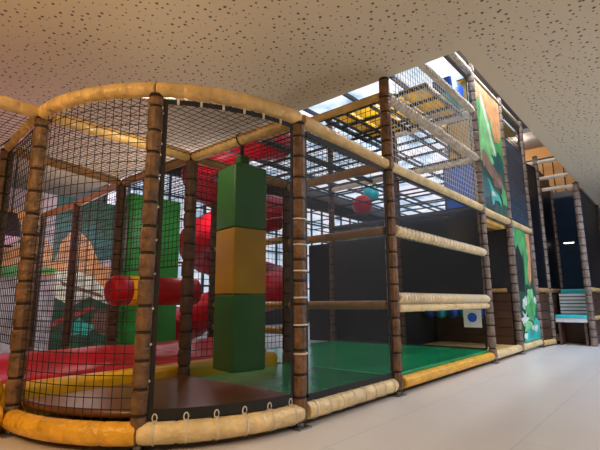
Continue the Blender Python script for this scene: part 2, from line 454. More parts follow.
beam((3*G+.08,0,6.17), (4*G-.06,0,6.17), .055, 'white_beam', 'pale beam along the top of the painted panel', seam=.6)
beam((4*G+.06,0,6.17), (5*G-.06,0,6.17), .055, 'white_beam', 'pale beam along the top of the blue net', seam=.6)
beam((3*G,.08,4.2), (3*G,G-.06,4.2), .07, 'white_beam', 'white laced cross beam above the blue screen', lace=.1, seam=.6)
beam((3*G,.08,5.25), (3*G,G-.06,5.25), .08, 'white_beam', 'white laced cross beam at the edge of the yellow floor', lace=.1, seam=.6)
beam((3*G,G+.06,4.2), (3*G,2*G-.06,4.2), .06, 'white_beam', 'pale far cross beam inside the tall block', seam=.6)
beam((G,2.6,4.2), (3*G,2.6,4.2), .05, 'net_grey', 'thin dark bar behind the tall middle post')
beam((3*G,.08,3.13), (3*G,2*G-.08,3.13), .05, 'net_grey', 'dark bar along the top of the inner dark screen')

# decks
mb = MB()
mb.prism([(0, G)] + [tuple(arcpt(180+90*i/40, 1.88).xy) for i in range(41)], .236, .31, M['brown_mat'])
o = tag(mb.build('floor_mat'), 'brown quarter round floor mat of the corner deck', 'mat', 'floor mats'); bevel(o, .04, 4)
sk = MB(); sk.prism([(-.03, G-.03)] + [tuple(arcpt(180+90*i/40, 1.80).xy) for i in range(41)], .0, .118, M['deck_shadow']); sk.build('deck_shadow', o)
mb = MB(); slab(mb, .01, 1.93, .07, 1.98, .12, .25, M['green_mat']); slab(mb, 1.935, 3*G-.05, .07, 3.85, .12, .25, M['green_mat'])
o = tag(mb.build('floor_mat'), 'shiny green floor mat of the straight bays', 'mat', 'floor mats'); bevel(o, .02)
sk = MB(); slab(sk, .01, 3*G-.05, .12, 2.1, 0, .118, M['deck_shadow']); sk.build('deck_shadow', o)
mb = MB(); slab(mb, 3*G+.05, 4*G, .07, 1.9, .1, .2, M['tan']); o = tag(mb.build('floor_mat'), 'tan floor mat in the dark doorway', 'mat', 'floor mats'); bevel(o, .02)
# black strips of screen hem just above the bottom beams

# nets: left curved cage
def arc_net(a0, a1, z0, z1, nu, nv, r, label, border=True):
    mb = MB()
    for i in range(1, nu): p = arcpt(a0+(a1-a0)*i/nu); mb.tube([(p.x,p.y,z0), (p.x,p.y,z1)], r, M['net'], n=4, caps=False)
    for j in range(1, nv):
        z = z0+(z1-z0)*j/nv; mb.tube([arcpt(a0+(a1-a0)*i/16, z=z) for i in range(17)], r, M['net'], n=4, caps=False)
    return tag(mb.build('net_panel'), label, 'net', 'black rope nets')
arc_net(182.5, 223, .24, 3.12, 16, 32, .0038, 'black square rope net around the left half of the round deck')
# right half: fine screen with black hem and white knots
mb = MB(); NA = 18; a0, a1 = 227, 267.5
for i in range(NA):
    p, q = arcpt(a0+(a1-a0)*i/NA, 1.95), arcpt(a0+(a1-a0)*(i+1)/NA, 1.95)
    mb.quad([(p.x,p.y,.3), (q.x,q.y,.3), (q.x,q.y,3.08), (p.x,p.y,3.08)], M['scrim_arc'], True)
sc = tag(mb.build('mesh_screen'), 'dark see-through screen with black hem around the right half of the round deck', 'screen', 'fine mesh screens')
e = MB()
for i in range(NA):
    p, q = arcpt(a0+(a1-a0)*i/NA, 1.953), arcpt(a0+(a1-a0)*(i+1)/NA, 1.953)
    e.quad([(p.x,p.y,.24), (q.x,q.y,.24), (q.x,q.y,.33), (p.x,p.y,.33)], M['border']); e.quad([(p.x,p.y,3.05), (q.x,q.y,3.05), (q.x,q.y,3.1), (p.x,p.y,3.1)], M['border'])
for aa in ((a0, a0+1.3), (a1-1.3, a1)):
    p, q = arcpt(aa[0], 1.953), arcpt(aa[1], 1.953); e.quad([(p.x,p.y,.24), (q.x,q.y,.24), (q.x,q.y,3.1), (p.x,p.y,3.1)], M['border'])
e.build('border', sc)
for k in range(9):
    p = arcpt(a0-.6, 1.965); t = MB(); z = .55+k*.3
    t.tube([p+Vector((-.012,.004,z)), p+Vector((.028,-.01,z+.008))], .011, M['tie'], n=6); t.build('tie', sc)
for k in range(6):
    p = arcpt(a0+4+k*6.2, 1.965); t = MB(); t.tube([(p.x,p.y,3.05), (p.x,p.y,3.1)], .012, M['tie'], n=6); t.build('tie', sc)

# roof nets
mb = MB(); st = .09
k = -1.9
while k < 0:
    h = math.sqrt(max(0, R0*R0-k*k)); mb.tube([(k, G, TZ), (k, G-h, TZ)], .0038, M['net'], n=4, caps=False)
    h = math.sqrt(max(0, R0*R0-k*k)); mb.tube([(0, G+k, TZ), (-h, G+k, TZ)], .0038, M['net'], n=4, caps=False); k += st
tag(mb.build('net_panel'), 'black roof net over the round corner deck', 'net', 'black rope nets')
net([(A.x,G,TZ), (0,G,TZ), (0,2*G,TZ), (-1.8,3.4,TZ)], 20, 19, .004, 'black roof net behind the round deck over the red trough')
net([(-5.5,G,TZ), (A.x,G,TZ), (A.x,3.4,TZ), (-5.5,3.4,TZ)], 38, 16, .004, 'black roof net at the upper left picture edge')
net([(0,G,TZ), (G,G,TZ), (G,0,3.16), (0,0,TZ)], 18, 18, .0045, 'black roof net over the bay right of the hanging bag')
net([(0,G,TZ), (G,G,TZ), (G,2*G,TZ), (0,2*G,TZ)], 18, 18, .005, 'black roof net over the red slide tube')
# inner wall nets
net(vq(0, G+.09, 0, 2*G-.09, 1.7, 3.1), 18, 16, .0045, 'black net wall behind the rear corner post of the round deck')
net(vq(.01, 2*G+.09, .15, 5.9, .5, 3.1), 18, 28, .005, 'black net wall left of the flat green padded wall')
net(vq(.15, 6.1, .15, 7.8, .3, 3.1), 16, 26, .006, 'farthest black net wall at left')
net(vq(A.x, G+.09, -1.81, 3.33, .8, 3.1), 16, 28, .0045, 'black side net at the left picture edge')
net(vq(.09, G, G-.09, G, .5, 3.1), 20, 28, .0045, 'black net wall behind the hanging bag')

# screens of the straight side
s1 = scrim(vq(.1, 0, G-.09, 0, .26, 3.05), 'scrim_front', 'large grey see-through screen beside the white banded post', .035)
scrim(vq(G+.09, 0, 3*G-.09, 0, 1.3, 2.12), 'scrim_right', 'grey see-through screen above the open green bay', .012)
scrim(vq(G+.09, 0, 3*G-.09, 0, 2.27, 3.05), 'scrim_right', 'grey see-through screen under the long tan beam', .012)
scrim([(3*G-.03,.1,1.12), (3*G-.03,3.87,1.12), (3*G-.03,3.87,3.08), (3*G-.03,.1,3.08)], 'scrim_dark', 'dark inner screen across the end of the green floor, upper part', .02)
scrim([(3*G-.03,.1,.26), (3*G-.03,3.87,.26), (3*G-.03,3.87,1.1), (3*G-.03,.1,1.1)], 'scrim_low', 'dark inner net at the far end of the green floor, lower part', .02)
net(vq(G+.08, 0, 3*G-.08, 0, 3.22, 4.12), 40, 9, .0045, 'pale square net above the long tan beam', 'net_pale', .0)
net(vq(G+.27, 0, 3*G-.08, 0, 4.28, 5.2), 40, 9, .006, 'pale square net high on the straight side', 'net_pale', .0)
net(vq(G, .08, G, 2.6, 3.2, 4.13), 30, 10, .005, 'black net between the two cross beams of the tall middle post', 'net', .01)
scrim([(3*G,.1,3.2), (3*G,.75,3.2), (3*G,.75,4.12), (3*G,.1,4.12)], 'blue', 'bright blue padded screen left of the painted panel', .015)
scrim([(3*G,.1,4.3), (3*G,.6,4.3), (3*G,.6,5.15), (3*G,.1,5.15)], 'scrim_yellow', 'ochre mesh screen under the high white cross beam', .015)
scrim([(3*G,.1,5.36), (3*G,.85,5.36), (3*G,.85,6.12), (3*G,.1,6.12)], 'scrim_yellow', 'ochre mesh screen beside the blue block at the top', .01)
# strap floors (undersides of the upper levels)
def strap_floor(xa, xb, ya, yb, z, nx, ny, w, label):
    mb = MB()
    for i in range(nx+1): mb.box((xa+(xb-xa)*i/nx, (ya+yb)/2, z), (w, yb-ya, .02), M['strap'])
    o = tag(mb.build('strap_floor'), label, 'strap floor', 'black strap floors')
    m2 = MB()
    for j in range(ny+1): m2.box(((xa+xb)/2, ya+(yb-ya)*j/ny, z+.03), (xb-xa, w, .02), M['strap'])
    m2.build('cross_strap', o)
strap_floor(G+.1, 3*G+2, .3, 4.7, 3.2, 6, 6, .04, 'lower black strap floor inside the straight bays')
strap_floor(G+.1, 3*G-.1, .3, 4.7, 4.28, 3, 5, .05, 'upper black strap floor behind the tall middle post')
# yellow soft floor
for j, (ya, yb, lab) in enumerate([(.25,.85,'front'), (.92,1.4,'second'), (1.5,2.0,'third'), (2.08,2.55,'fourth')]):
    for i, (xa, xb) in enumerate([(4.05, 5.68)]):
        mb = MB(); slab(mb, xa, xb, ya, yb, 5.28, 5.36, M['yellow'])
        o = tag(mb.build('yellow_floor_pad'), f'yellow pad of the high floor, {lab} row from the front', 'pad', 'yellow pads of the high floor'); bevel(o, .02)
mb = MB()
for x in (4.0, 4.6, 5.2, 5.66): mb.box((x, 1.4, 5.25), (.05, 2.4, .05), M['strap'])
o = tag(mb.build('floor_bearers'), 'dark bars under the high yellow floor', 'bars')
mb = MB()
for y in (.22, .885, 1.45, 2.04, 2.6): mb.box((4.85, y, 5.2), (1.75, .05, .05), M['strap'])
mb.build('cross_bar', o)
mb = MB(); slab(mb, 5.0, 5.72, .12, .55, 5.50, 5.86, M['blue']); o = tag(mb.build('padded_block'), 'blue padded block on the high yellow floor', 'block'); bevel(o, .05)
mb = MB(); slab(mb, 4.98, 5.74, .1, .57, 5.38, 5.49, M['teal']); o2 = mb.build('base_pad', o)

# ------------------------------------------------------------------ painted panels
def pmat(name, col): return vinyl('paint_'+name, col, .45, .22, 3.5, 0)
PM = dict(orange=pmat('orange', (.72,.36,.16)), green=pmat('green', (.10,.45,.14)), lgreen=pmat('lightgreen', (.28,.68,.28)), dgreen=pmat('darkgreen', (.02,.10,.06)),
          teal=pmat('teal', (.05,.55,.47)), white=pmat('white', (.75,.85,.72)), brown=pmat('brown', (.20,.11,.08)), pink=pmat('pinkbrown', (.36,.22,.18)), black=pmat('black', (.015,.02,.018)),
          dteal=pmat('darkteal', (.02,.13,.13)), pale=pmat('pale', (.55,.58,.66)), grey=pmat('grey', (.12,.11,.11)), red=pmat('red', (.5,.06,.05)), lilac=pmat('lilac', (.52,.45,.55)), blue=pmat('blue', (.07,.15,.45)))
def panel(org, ux, w, h, base, shapes, name, label, th=.03, cat='mural', nrm=None):
    """painted board: shapes are (material, [(u,v) in 0..1]) layered on its face"""
    org = Vector(org); ux = Vector(ux).normalized(); uz = Vector((0,0,1)); n = ux.cross(uz)
    mb = MB(); c = org + ux*w/2 + uz*h/2
    mb.box(c + (-n)*th/2, (w, th, h), PM[base], axes=[ux, -n, uz])
    for i, (mt, pts) in enumerate(shapes):
        mb.quad([org + ux*u*w + uz*v*h + n*(.002+.0015*i) for u, v in pts], PM[mt])
    return tag(mb.build(name), label, cat, 'painted murals')
def blob(cu, cv, ru, rv, n=14, seed=1, jag=.25, rot=0):
    r = random.Random(seed); out = []
    for k in range(n):
        a = 2*PI*k/n; j = 1 + r.uniform(-jag, jag)
        x, y = math.cos(a)*ru*j, math.sin(a)*rv*j
        out.append((min(1, max(0, cu + x*math.cos(rot)-y*math.sin(rot))), min(1, max(0, cv + x*math.sin(rot)+y*math.cos(rot)))))
    return out
# upper jungle panel E-F
bird = [(.33,.02), (.38,.06), (.36,.10), (.26,.15), (.22,.20), (.14,.215), (.20,.19), (.18,.14), (.30,.085), (.30,.03)]
bird = [(u-.16, v) for u, v in [(.50,.04), (.56,.045), (.60,.085), (.78,.09), (.86,.05), (.88,.10), (.78,.145), (.60,.165), (.52,.20), (.44,.235), (.36,.235), (.40,.215), (.44,.19), (.46,.12)]]
panel((3*G+.1, -.02, 3.2), (1,0,0), G-.2, 2.9, 'dgreen', [
    ('green', [(0,.42), (.3,.45), (.6,.38), (1,.42), (1,.9), (.7,.8), (.45,.97), (0,1)]),
    ('orange', [(0,.80), (.12,.90), (.3,.70), (.55,.78), (.65,.60), (.85,.62), (1,.72), (1,1), (0,1)]),
    ('lgreen', [(.02,.36), (.25,.34), (.6,.40), (.62,.55), (.50,.72), (.34,.86), (.22,.88), (.12,.70), (.05,.55)]),
    ('white', [(.20,.93), (.26,.92), (.60,.58), (.72,.47), (.66,.46), (.44,.62), (.22,.86)]),
    ('dteal', blob(.75,.42,.25,.10,16,3,.35)), ('pink', blob(.42,.33,.30,.085,16,4,.35,-.2)), ('brown', blob(.62,.27,.22,.06,12,5,.4)),
    ('pink', [(.10,.30), (.2,.34), (.5,.28), (.9,.2), (.92,.24), (.55,.36), (.2,.42), (.08,.38)]),
    ('dteal', blob(.15,.14,.15,.13,14,6,.35)), ('green', blob(.86,.15,.14,.09,14,7,.35)), ('black', blob(.3,.06,.2,.05,12,8,.35)),
    ('teal', bird), ('white', [(.34,.11), (.46,.12), (.54,.12), (.44,.15), (.34,.15)])],
    'jungle_mural', 'upper painted jungle panel with a turquoise bird on the tall block')
# lower jungle panel F-G
panel((4*G+.1, -.02, .24), (1,0,0), G-.2, 2.76, 'dgreen', [
    ('black', [(0,.45), (.38,.42), (.42,.7), (.30,.92), (0,1)]), ('green', [(.05,1), (.5,1), (.55,.85), (.4,.75), (.22,.86), (.1,.8)]),
    ('green', [(.45,.5), (.62,.5), (.72,.8), (.66,1), (.42,1), (.50,.8)]),
    ('orange', [(.66,.98), (.9,1), (.88,.75), (.80,.55), (.66,.48), (.62,.6), (.72,.75)]), ('brown', [(.9,1), (1,1), (1,.4), (.88,.5)]),
    ('lgreen', blob(.62,.38,.20,.08,14,11,.4)), ('white', blob(.30,.34,.12,.06,12,12,.5)), ('white', blob(.85,.33,.12,.05,12,13,.5)),
    ('green', blob(.62,.26,.30,.09,14,14,.4)), ('white', blob(.25,.20,.16,.05,12,15,.55)), ('lgreen', blob(.4,.12,.25,.06,12,16,.5)),
    ('teal', [(.1,0), (1,0), (1,.16), (.8,.2), (.6,.12), (.3,.1)]), ('white', blob(.72,.1,.16,.03,12,17,.5)), ('white', blob(.2,.05,.1,.03,12,18,.4))],
    'jungle_mural', 'lower painted panel with green leaves and an orange stripe on the tall block')
# upper F-G: blue screen
scrim([(4*G+.1,0,3.2), (5*G-.1,0,3.2), (5*G-.1,0,5.3), (4*G+.1,0,5.3)], 'scrim_blue', 'blue shimmering screen right of the upper painted panel', .02)
net(vq(4*G+.1, -.02, 5*G-.1, -.02, 3.2, 5.3), 16, 20, .009, 'dark net in front of the blue shimmering screen', 'net_grey', .0)
net(vq(4*G+.1, .0, 5*G-.1, .0, 5.32, 6.1), 18, 8, .006, 'small black net above the blue screen', 'net', .012)
mb = MB(); slab(mb, 4*G, 5*G, .1, 1.9, 5.9, 6.0, M['yellow']); o = tag(mb.build('yellow_floor_pad'), 'yellow pad under the top of the blue net bay', 'pad', 'yellow pads of the high floor'); bevel(o, .02)
# doorway E-F: ochre boards above, black panels added for its dark interior
mb = MB(); slab(mb, 3*G+.05, 4*G+.02, .1, .8, 2.94, 3.02, M['ochre']); slab(mb, 3*G+.05, 4*G+.02, .8, 2.04, 2.74, 3.02, M['ochre']); o = tag(mb.build('doorway_ceiling_pad'), 'ochre boards overhead inside the dark doorway', 'pad')
m2 = MB()
for y in (.35,): slab(m2, 3*G+.1, 4*G+.02, y, y+.06, 2.88, 2.94, M['post_dark'])
m2.build('batten', o)
mb = MB(); slab(mb, 3*G+.09, 5*G-.1, 2.06, 2.1, 0, 3.0, M['black_panel']); tag(mb.build('dark_backdrop'), 'black panel added for the shade at the back of the doorway', 'panel', 'black panels')
mb = MB(); slab(mb, 4*G-.02, 4*G+.02, .05, .79, 0, 2.935, M['black_panel']); slab(mb, 4*G-.02, 4*G+.02, .79, 2.05, 0, 2.735, M['black_panel']); tag(mb.build('side_panel'), 'side board blackened for the shade inside the dark doorway', 'panel', 'black panels')

mb = MB(); slab(mb, 7.9, 7.96, 2.2, 6.4, 0, 3.1, M['black_panel']); tag(mb.build('dark_backdrop'), 'dark board added as a backdrop behind the inner screens, seen dimly through them', 'panel', 'black panels')  # added to hide the bright floor and windows behind the screens
# mural board far left
dino = [(.40,.40), (.46,.38), (.52,.42), (.60,.44), (.66,.50), (.74,.54), (.82,.55), (.86,.50), (.84,.46), (.90,.44), (.80,.42), (.74,.44), (.70,.38), (.68,.22), (.62,.22), (.62,.34), (.54,.30), (.48,.20), (.44,.22), (.46,.34)]
panel((-1.6, 9.5, 0), (1,0,0), 5.2, 4.1, 'lilac', [
    ('orange', [(0,.50), (0,.78), (.25,.88), (.38,.86), (.46,.70), (.52,.62), (.52,.46), (.30,.48)]),
    ('dteal', [(.50,1), (.50,.55), (.62,.72), (.72,.58), (.80,.60), (.90,.5), (1,.55), (1,1)]),
    ('dgreen', [(.56,.95), (.60,.78), (.70,.84), (.82,.7), (.92,.78), (1,.72), (1,1), (.6,1)]),
    ('orange', [(.50,.50), (.54,.70), (.60,.80), (.68,.72), (.74,.58), (.86,.50), (.94,.56), (1,.50), (1,.36), (.7,.40)]),
    ('green', [(.0,.46), (.30,.45), (.52,.49), (.52,.52), (.30,.52), (0,.51)]),
    ('pale', [(.0,.0), (.52,.0), (.50,.36), (.3,.40), (.0,.40)]), ('blue', [(.0,.12), (.24,.10), (.26,.2), (0,.24)]),
    ('dgreen', [(.52,0), (1,0), (1,.38), (.86,.30), (.76,.38), (.62,.28), (.53,.34)]),
    ('white', [(.52,.50), (.60,.52), (.70,.48), (.86,.32), (.90,.40), (.80,.52), (.94,.36), (.86,.26), (.70,.34), (.58,.30), (.52,.34)]),
    ('grey', blob(.88,.42,.05,.06,12,21,.2)), ('brown', [(.55,.44), (.76,.36), (.78,.33), (.56,.41)]),
    ('red', [(.52,.18), (.72,.28), (.74,.26), (.53,.15)]), ('teal', blob(.66,.14,.08,.05,12,22,.3)), ('brown', blob(.80,.17,.08,.10,12,23,.2)),
    ('grey', blob(.38,.70,.06,.06,12,24,.3))],
    'jungle_mural', 'large painted board at the far left with orange rocks, dark jungle and pale shapes')
# dark ape-like silhouette seen at the left edge: a dark hanging bag of cloth
mb = MB(); c = Vector((-.74, 6.9, 0))
mb.tube([c+Vector((0,0,z)) for z in (2.3, 2.38, 2.55, 2.7, 2.85, 2.98, 3.0)], [.06, .17, .2, .19, .15, .1, .03], M['black_panel'], n=14)
o = tag(mb.build('hanging_sack'), 'black hanging sack seen at left through the net', 'sack')
mb = MB(); mb.tube([c+Vector((0,0,3.0)), c+Vector((0,0,3.4)), c+Vector((0,0,4.55))], .015, M['border'], n=6); mb.build('rope', o)
mb = MB(); mb.tube([c+Vector((0,0,z)) for z in (2.33, 2.39, 2.5)], [.13, .18, .2], M['white'], n=14, caps=False); mb.build('grey_band', o)

# ------------------------------------------------------------------ soft play things
# hanging bag
bx, by = 0.025, .93; rz = math.radians(-10.5)
t = thing('hanging_punch_bag', (bx, by, .44), 'tall square hanging bag of green, yellow and green blocks above the mats', 'punch bag')
for nm, z0, z1, mt in (('lower_block', .46, 1.295, 'bag_green'), ('middle_block', 1.297, 2.05, 'bag_yellow'), ('upper_block', 2.052, 2.80, 'bag_green')):
    mb = MB(); mb.box((bx, by, (z0+z1)/2), (.44, .44, z1-z0), M[mt], rz=rz); o = mb.build(nm, t); bevel(o, .022)
mb = MB(); r = .2
q = [Vector((bx,by,0)) + Matrix.Rotation(rz, 3, 'Z') @ Vector((sx_*.21, sy_*.21, 0)) for sx_, sy_ in ((-1,-1), (1,-1), (1,1), (-1,1))]
q2 = [Vector((bx,by,0)) + Matrix.Rotation(rz, 3, 'Z') @ Vector((sx_*.06, sy_*.06, 0)) for sx_, sy_ in ((-1,-1), (1,-1), (1,1), (-1,1))]
n0 = len(mb.v); mi_ = mb._m(M['bag_green'])
for pts, z in ((q, 2.795), (q2, 2.88), (q2, 2.97)): mb.v += [p + Vector((0,0,z)) for p in pts]
for L_ in (0, 4):
    for i in range(4): mb.face([n0+L_+i, n0+L_+(i+1) % 4, n0+L_+4+(i+1) % 4, n0+L_+4+i], mi_)
mb.face([n0+8, n0+9, n0+10, n0+11], mi_); mb.build('neck', t)
mb = MB(); mb.box((.015, by, 3.05), (.05, .012, .17), M['border']); so = mb.build('strap', t); mb = MB(); mb.tube([(math.cos(a)*.078, by, TZ+math.sin(a)*.078) for a in [2*PI*k/16 for k in range(16)]], .007, M['border'], n=5, closed=True); mb.build('ring', so)

# roller
t = thing('padded_roller', (.4, 3.3, 1.38), 'red and yellow padded roller lying level in front of the green wall', 'roller')
ry, rz_ = 3.3, 1.39
mb = MB(); mb.tube([(-.40,ry,rz_), (-.36,ry,rz_), (-.32,ry,rz_), (-.12,ry,rz_)], [.14, .2, .22, .22], M['red'], n=28); mb.build('left_sleeve', t)
mb = MB(); mb.tube([(-.118,ry,rz_), (.12,ry,rz_)], .222, M['yellow'], n=28); mb.build('yellow_band', t)
mb = MB(); mb.tube([(.122,ry,rz_), (1.08,ry,rz_), (1.13,ry,rz_)], [.22,.22,.15], M['red'], n=28); mb.build('right_sleeve', t)
mb = MB(); mb.tube([(1.1,ry,rz_), (1.2,ry,rz_), (1.2,4.02,rz_)], .03, M['steel'], n=8); mb.build('axle', t)
# green padded wall
t = thing('padded_wall', (.72, 4.15, .2), 'flat green padded wall behind the roller', 'padded wall')
for k in range(2):
    mb = MB(); slab(mb, .22+k*.52, .22+k*.52+.515, 4.03, 4.25, 0, 3.1, M['pad_green']); o = mb.build('pad', t); bevel(o, .04)

# red trough with yellow wall
t = thing('slide_trough', (-.5, 2.8, 0), 'red padded slide trough with a yellow front wall behind the round deck', 'slide trough')
mb = MB(); slab(mb, -5.0, 1.88, 2.06, 2.32, .0, .42, M['yellow']); o = mb.build('front_wall', t); bevel(o, .07, 4)
def bumpy(x0, x1, prof, mat, nx=40, amp=.02):
    mb = MB(); mi_ = mb._m(mat); n0 = len(mb.v); K = len(prof); rr = random.Random(5)
    for i in range(nx+1):
        x = x0+(x1-x0)*i/nx
        for k, (y, z) in enumerate(prof):
            mb.v.append(Vector((x, y, z + amp*math.sin(x*4.1+k*1.3)*math.sin(x*1.7+k))))
    for i in range(nx):
        for k in range(K-1): mb.face([n0+i*K+k, n0+(i+1)*K+k, n0+(i+1)*K+k+1, n0+i*K+k+1], mi_, True)
    return mb
mb = bumpy(-5, 1.88, [(2.28,.1), (2.30,.34), (2.36,.42), (2.48,.45), (2.62,.44), (2.8,.46), (2.95,.54), (3.08,.6), (3.2,.62), (3.28,.58), (3.31,.4), (3.31,0)], M['red'], 60); mb.build('red_cushion', t)
o = MB(); o.tube([(-2.17,2.12,.38), (-2.17,2.06,.38), (-2.17,2.045,.38)], [.22,.22,.18], M['yellow'], n=28); o.build('end_disc', t)

# helix slide
t = thing('spiral_slide', (4.7, 6.6, 0), 'tall red spiral tube slide behind the hanging bag', 'slide')
mb = MB(); cx, cy = 4.7, 6.4
pts = []; rad = []
for i in range(181):
    th = i/180; a = th*2*PI*3.1 + 2.6
    pts.append((cx+math.cos(a)*1.15, cy+math.sin(a)*1.15, .75+th*6.4)); rad.append(.46 + (.02 if i % 10 == 0 else 0))
mb.tube(pts, rad, M['red'], n=18); mb.build('tube', t)
mb = MB(); mb.tube([(cx,cy,0), (cx,cy,7.3)], .12, M['white'], n=14); mb.build('column', t)
p0 = Vector(pts[0]); mb = MB(); mb.tube([p0, p0+Vector((-.7,-.3,-.15)), (2.2,6.0,.55), (1.7,5.4,.5), (1.5,4.7,.47)], [.46,.46,.46,.45,.44], M['red'], n=18); mb.build('run_out', t)

for nm, c, r, col, lab in (('red', (8.5, 4.6), .33, 'red', 'red padded ball hanging far behind the grey screens'), ('blue', (9.3, 4.75), .28, 'teal', 'teal padded ball hanging above the far red ball')):
    zc = 4.33 if nm == 'red' else 4.88
    t = thing('hanging_ball', (c[0], c[1], zc-r), lab, 'ball'); mb = MB(); N = 12
    mb.tube([(c[0], c[1], zc+r*math.sin(-PI/2+PI*i/N)) for i in range(N+1)], [max(.004, r*math.cos(-PI/2+PI*i/N)) for i in range(N+1)], M[col], n=20); mb.build('ball', t)
    mb = MB(); mb.tube([(c[0], c[1], zc+r-.01), (c[0], c[1], RZ)], .012, M['border'], n=5); mb.build('cord', t)
# things behind the low inner net: blue balls and a white board with a blue disc
for k, y in enumerate((.66, .97, 1.28, 1.59, 1.88)):
    t = thing('hanging_ball', (7.2, y, .85), ['blue ball hanging just left of the white board', 'second blue ball left of the white board', 'middle hanging blue ball behind the low net', 'fourth blue ball left of the white board', 'leftmost hanging blue ball behind the low net'][k], 'ball', 'blue balls behind the low inner net')
    mb = MB(); N = 10; rr = .14
    mb.tube([(7.2,y,0.94+rr*math.sin(-PI/2+PI*i/N)) for i in range(N+1)], [max(.004, rr*math.cos(-PI/2+PI*i/N)) for i in range(N+1)], M['blue'] if k % 2 == 0 else M['teal'], n=18); mb.build('ball', t)
    mb = MB(); mb.tube([(7.2,y,1.07), (7.2,y,2.74)], .008, M['border'], n=5); mb.build('cord', t)
t = thing('white_board', (6.1, .35, .68), 'white square board with a blue disc behind the low inner net', 'board')
mb = MB(); mb.box((5.80, .33, .86), (.012, .36, .36), M['white']); bo = mb.build('board', t)
mb = MB(); mb.tube([(5.79, .33, .88), (5.783, .33, .88)], .095, M['blue'], n=24); mb.build('disc', bo)
mb = MB(); mb.box((5.80,.33,1.08), (.008,.02,.12), M['border']); mb.build('hanger', t)

# ------------------------------------------------------------------ black tower at right
TG = 'posts of the black netted tower'
ax, ay = 10.7, -.12; cx_, cy_ = 10.85, -1.05
post(ax, ay, .0, 5.45, 'grey brown post left of the teal steps', r=.075, mat='post_far', group=TG, foot=False)
post(cx_, cy_, .0, 4.5, 'grey brown post right of the teal steps', r=.085, mat='post_far', group=TG, foot=False)
post(12.6, -.1, .0, 4.9, 'dim post inside the tower behind the teal steps', r=.07, mat='post_far', group=TG, foot=False)
post(14.9, -1.05, .0, 4.5, 'farthest post at the right picture edge', r=.08, mat='post_dark', group=TG, foot=False)
scrim(vq(5*G+.1, 0, ax-.08, ay, 1.55, 5.1), 'scrim_black', 'black screen left of the teal steps', .02, 'black screens of the tower')
scrim(vq(ax+.1, ay, 12.5, -.1, 1.55, 5.1), 'scrim_black', 'black screen inside the tower left of its opening', .02, 'black screens of the tower')
scrim(vq(cx_+.1, cy_, 14.8, -1.05, 1.6, 4.48), 'scrim_black', 'black screen right of the teal steps', .02, 'black screens of the tower')
mb = MB(); slab(mb, 12.72, 12.76, -1.0, 1.0, .0, 4.5, M['scrim_navy']); tag(mb.build('mesh_screen'), 'dark blue screen at the back of the tower opening', 'screen', 'black screens of the tower')
BG = 'beams of the black netted tower'
beam((5*G+.08,0,1.5), (ax-.08,ay,1.5), .06, 'beam_dark', 'brown rail left of the teal steps', group=BG)
beam((ax+.08,ay,1.5), (12.5,-.1,1.5), .06, 'beam_dark', 'brown rail inside the tower opening', group=BG)
beam((cx_+.08,cy_,1.52), (14.8,-1.05,1.52), .06, 'tan', 'upper tan rail right of the teal steps', group=BG)
beam((cx_+.08,cy_,.72), (14.8,-1.05,.72), .06, 'tan', 'lower tan rail right of the teal steps', group=BG)
beam((10.72,.5,5.28), (10.72,-.66,5.28), .06, 'white_beam', 'topmost pale rail in front of the orange wall', group=BG)
beam((10.75,-.1,4.78), (10.75,-.93,4.78), .055, 'white_beam', 'middle pale rail over the tower opening', group=BG)
beam((10.78,-.2,4.44), (10.84,-1.0,4.44), .055, 'white_beam', 'lowest pale rail over the tower opening', group=BG)
def boards(xa, ya, xb, yb, z0, z1, n, label):
    mb = MB(); d = Vector((xb-xa, yb-ya, 0)); L = d.length; d.normalize(); nn = Vector((-d.y, d.x, 0))
    for i in range(n):
        za, zb = z0+(z1-z0)*i/n, z0+(z1-z0)*(i+1)/n-.012
        mb.box((Vector((xa,ya,0))+Vector((xb,yb,0)))/2+Vector((0,0,(za+zb)/2)), (L, .04, zb-za), M['dark_wall'], axes=[d, nn, Vector((0,0,1))])
    return tag(mb.build('board_wall'), label, 'board wall', 'brown board walls of the tower')
boards(5*G+.1, .02, ax-.08, ay+.02, 0, 1.42, 6, 'low brown board wall left of the teal steps')
boards(ax+.1, ay+.02, 12.5, -.08, 0, 1.42, 6, 'brown board wall under the tower opening')
boards(cx_+.1, cy_+.03, 14.8, -1.02, 0, 1.45, 6, 'brown board wall right of the teal steps')
beam((5*G+.08,-.02,.1), (ax-.08,ay-.02,.1), .07, 'tan', 'tan bottom beam left of the teal steps', group=BG)
beam((ax+.4,ay,.16), (12.5,-.1,.16), .09, 'tan', 'tan bottom beam behind the teal steps', group=BG)
boards(4*G-.05, .1, 4*G-.05, 1.95, .2, 1.4, 6, 'brown board wall inside the dark doorway')
beam((4*G-.06,.16,1.46), (4*G-.06,1.95,1.46), .05, 'beam_dark', 'dim rail inside the dark doorway')
# steps
t = thing('teal_steps', (11.2, -.58, 0), 'teal padded steps with a white slatted riser leading into the black tower', 'steps')
mb = MB(); slab(mb, 10.74, 11.35, -.955, -.21, .62, .73, M['white']); ls = mb.build('lower_step', t)
mb = MB(); slab(mb, 10.72, 11.4, -.96, -.205, .73, .82, M['teal']); o = mb.build('tread', ls); bevel(o, .025)
mb = MB(); slab(mb, 11.62, 12.55, -.96, -.21, 0, 1.42, M['dark_wall']); ub = mb.build('upper_step', t)
mb = MB(); slab(mb, 11.9, 12.6, -.97, -.2, 1.42, 1.55, M['teal']); o = mb.build('tread', ub); bevel(o, .025)
mb = MB()
for i in range(6): slab(mb, 11.55, 11.6, -.96, -.21, .84+i*.1, .84+i*.1+.07, M['white'])
mb.build('riser', t)
for y in (-.9, -.28):
    mb = MB(); slab(mb, 10.8, 11.3, y-.03, y+.03, 0, .62, M['post_dark']); mb.build('support', t)
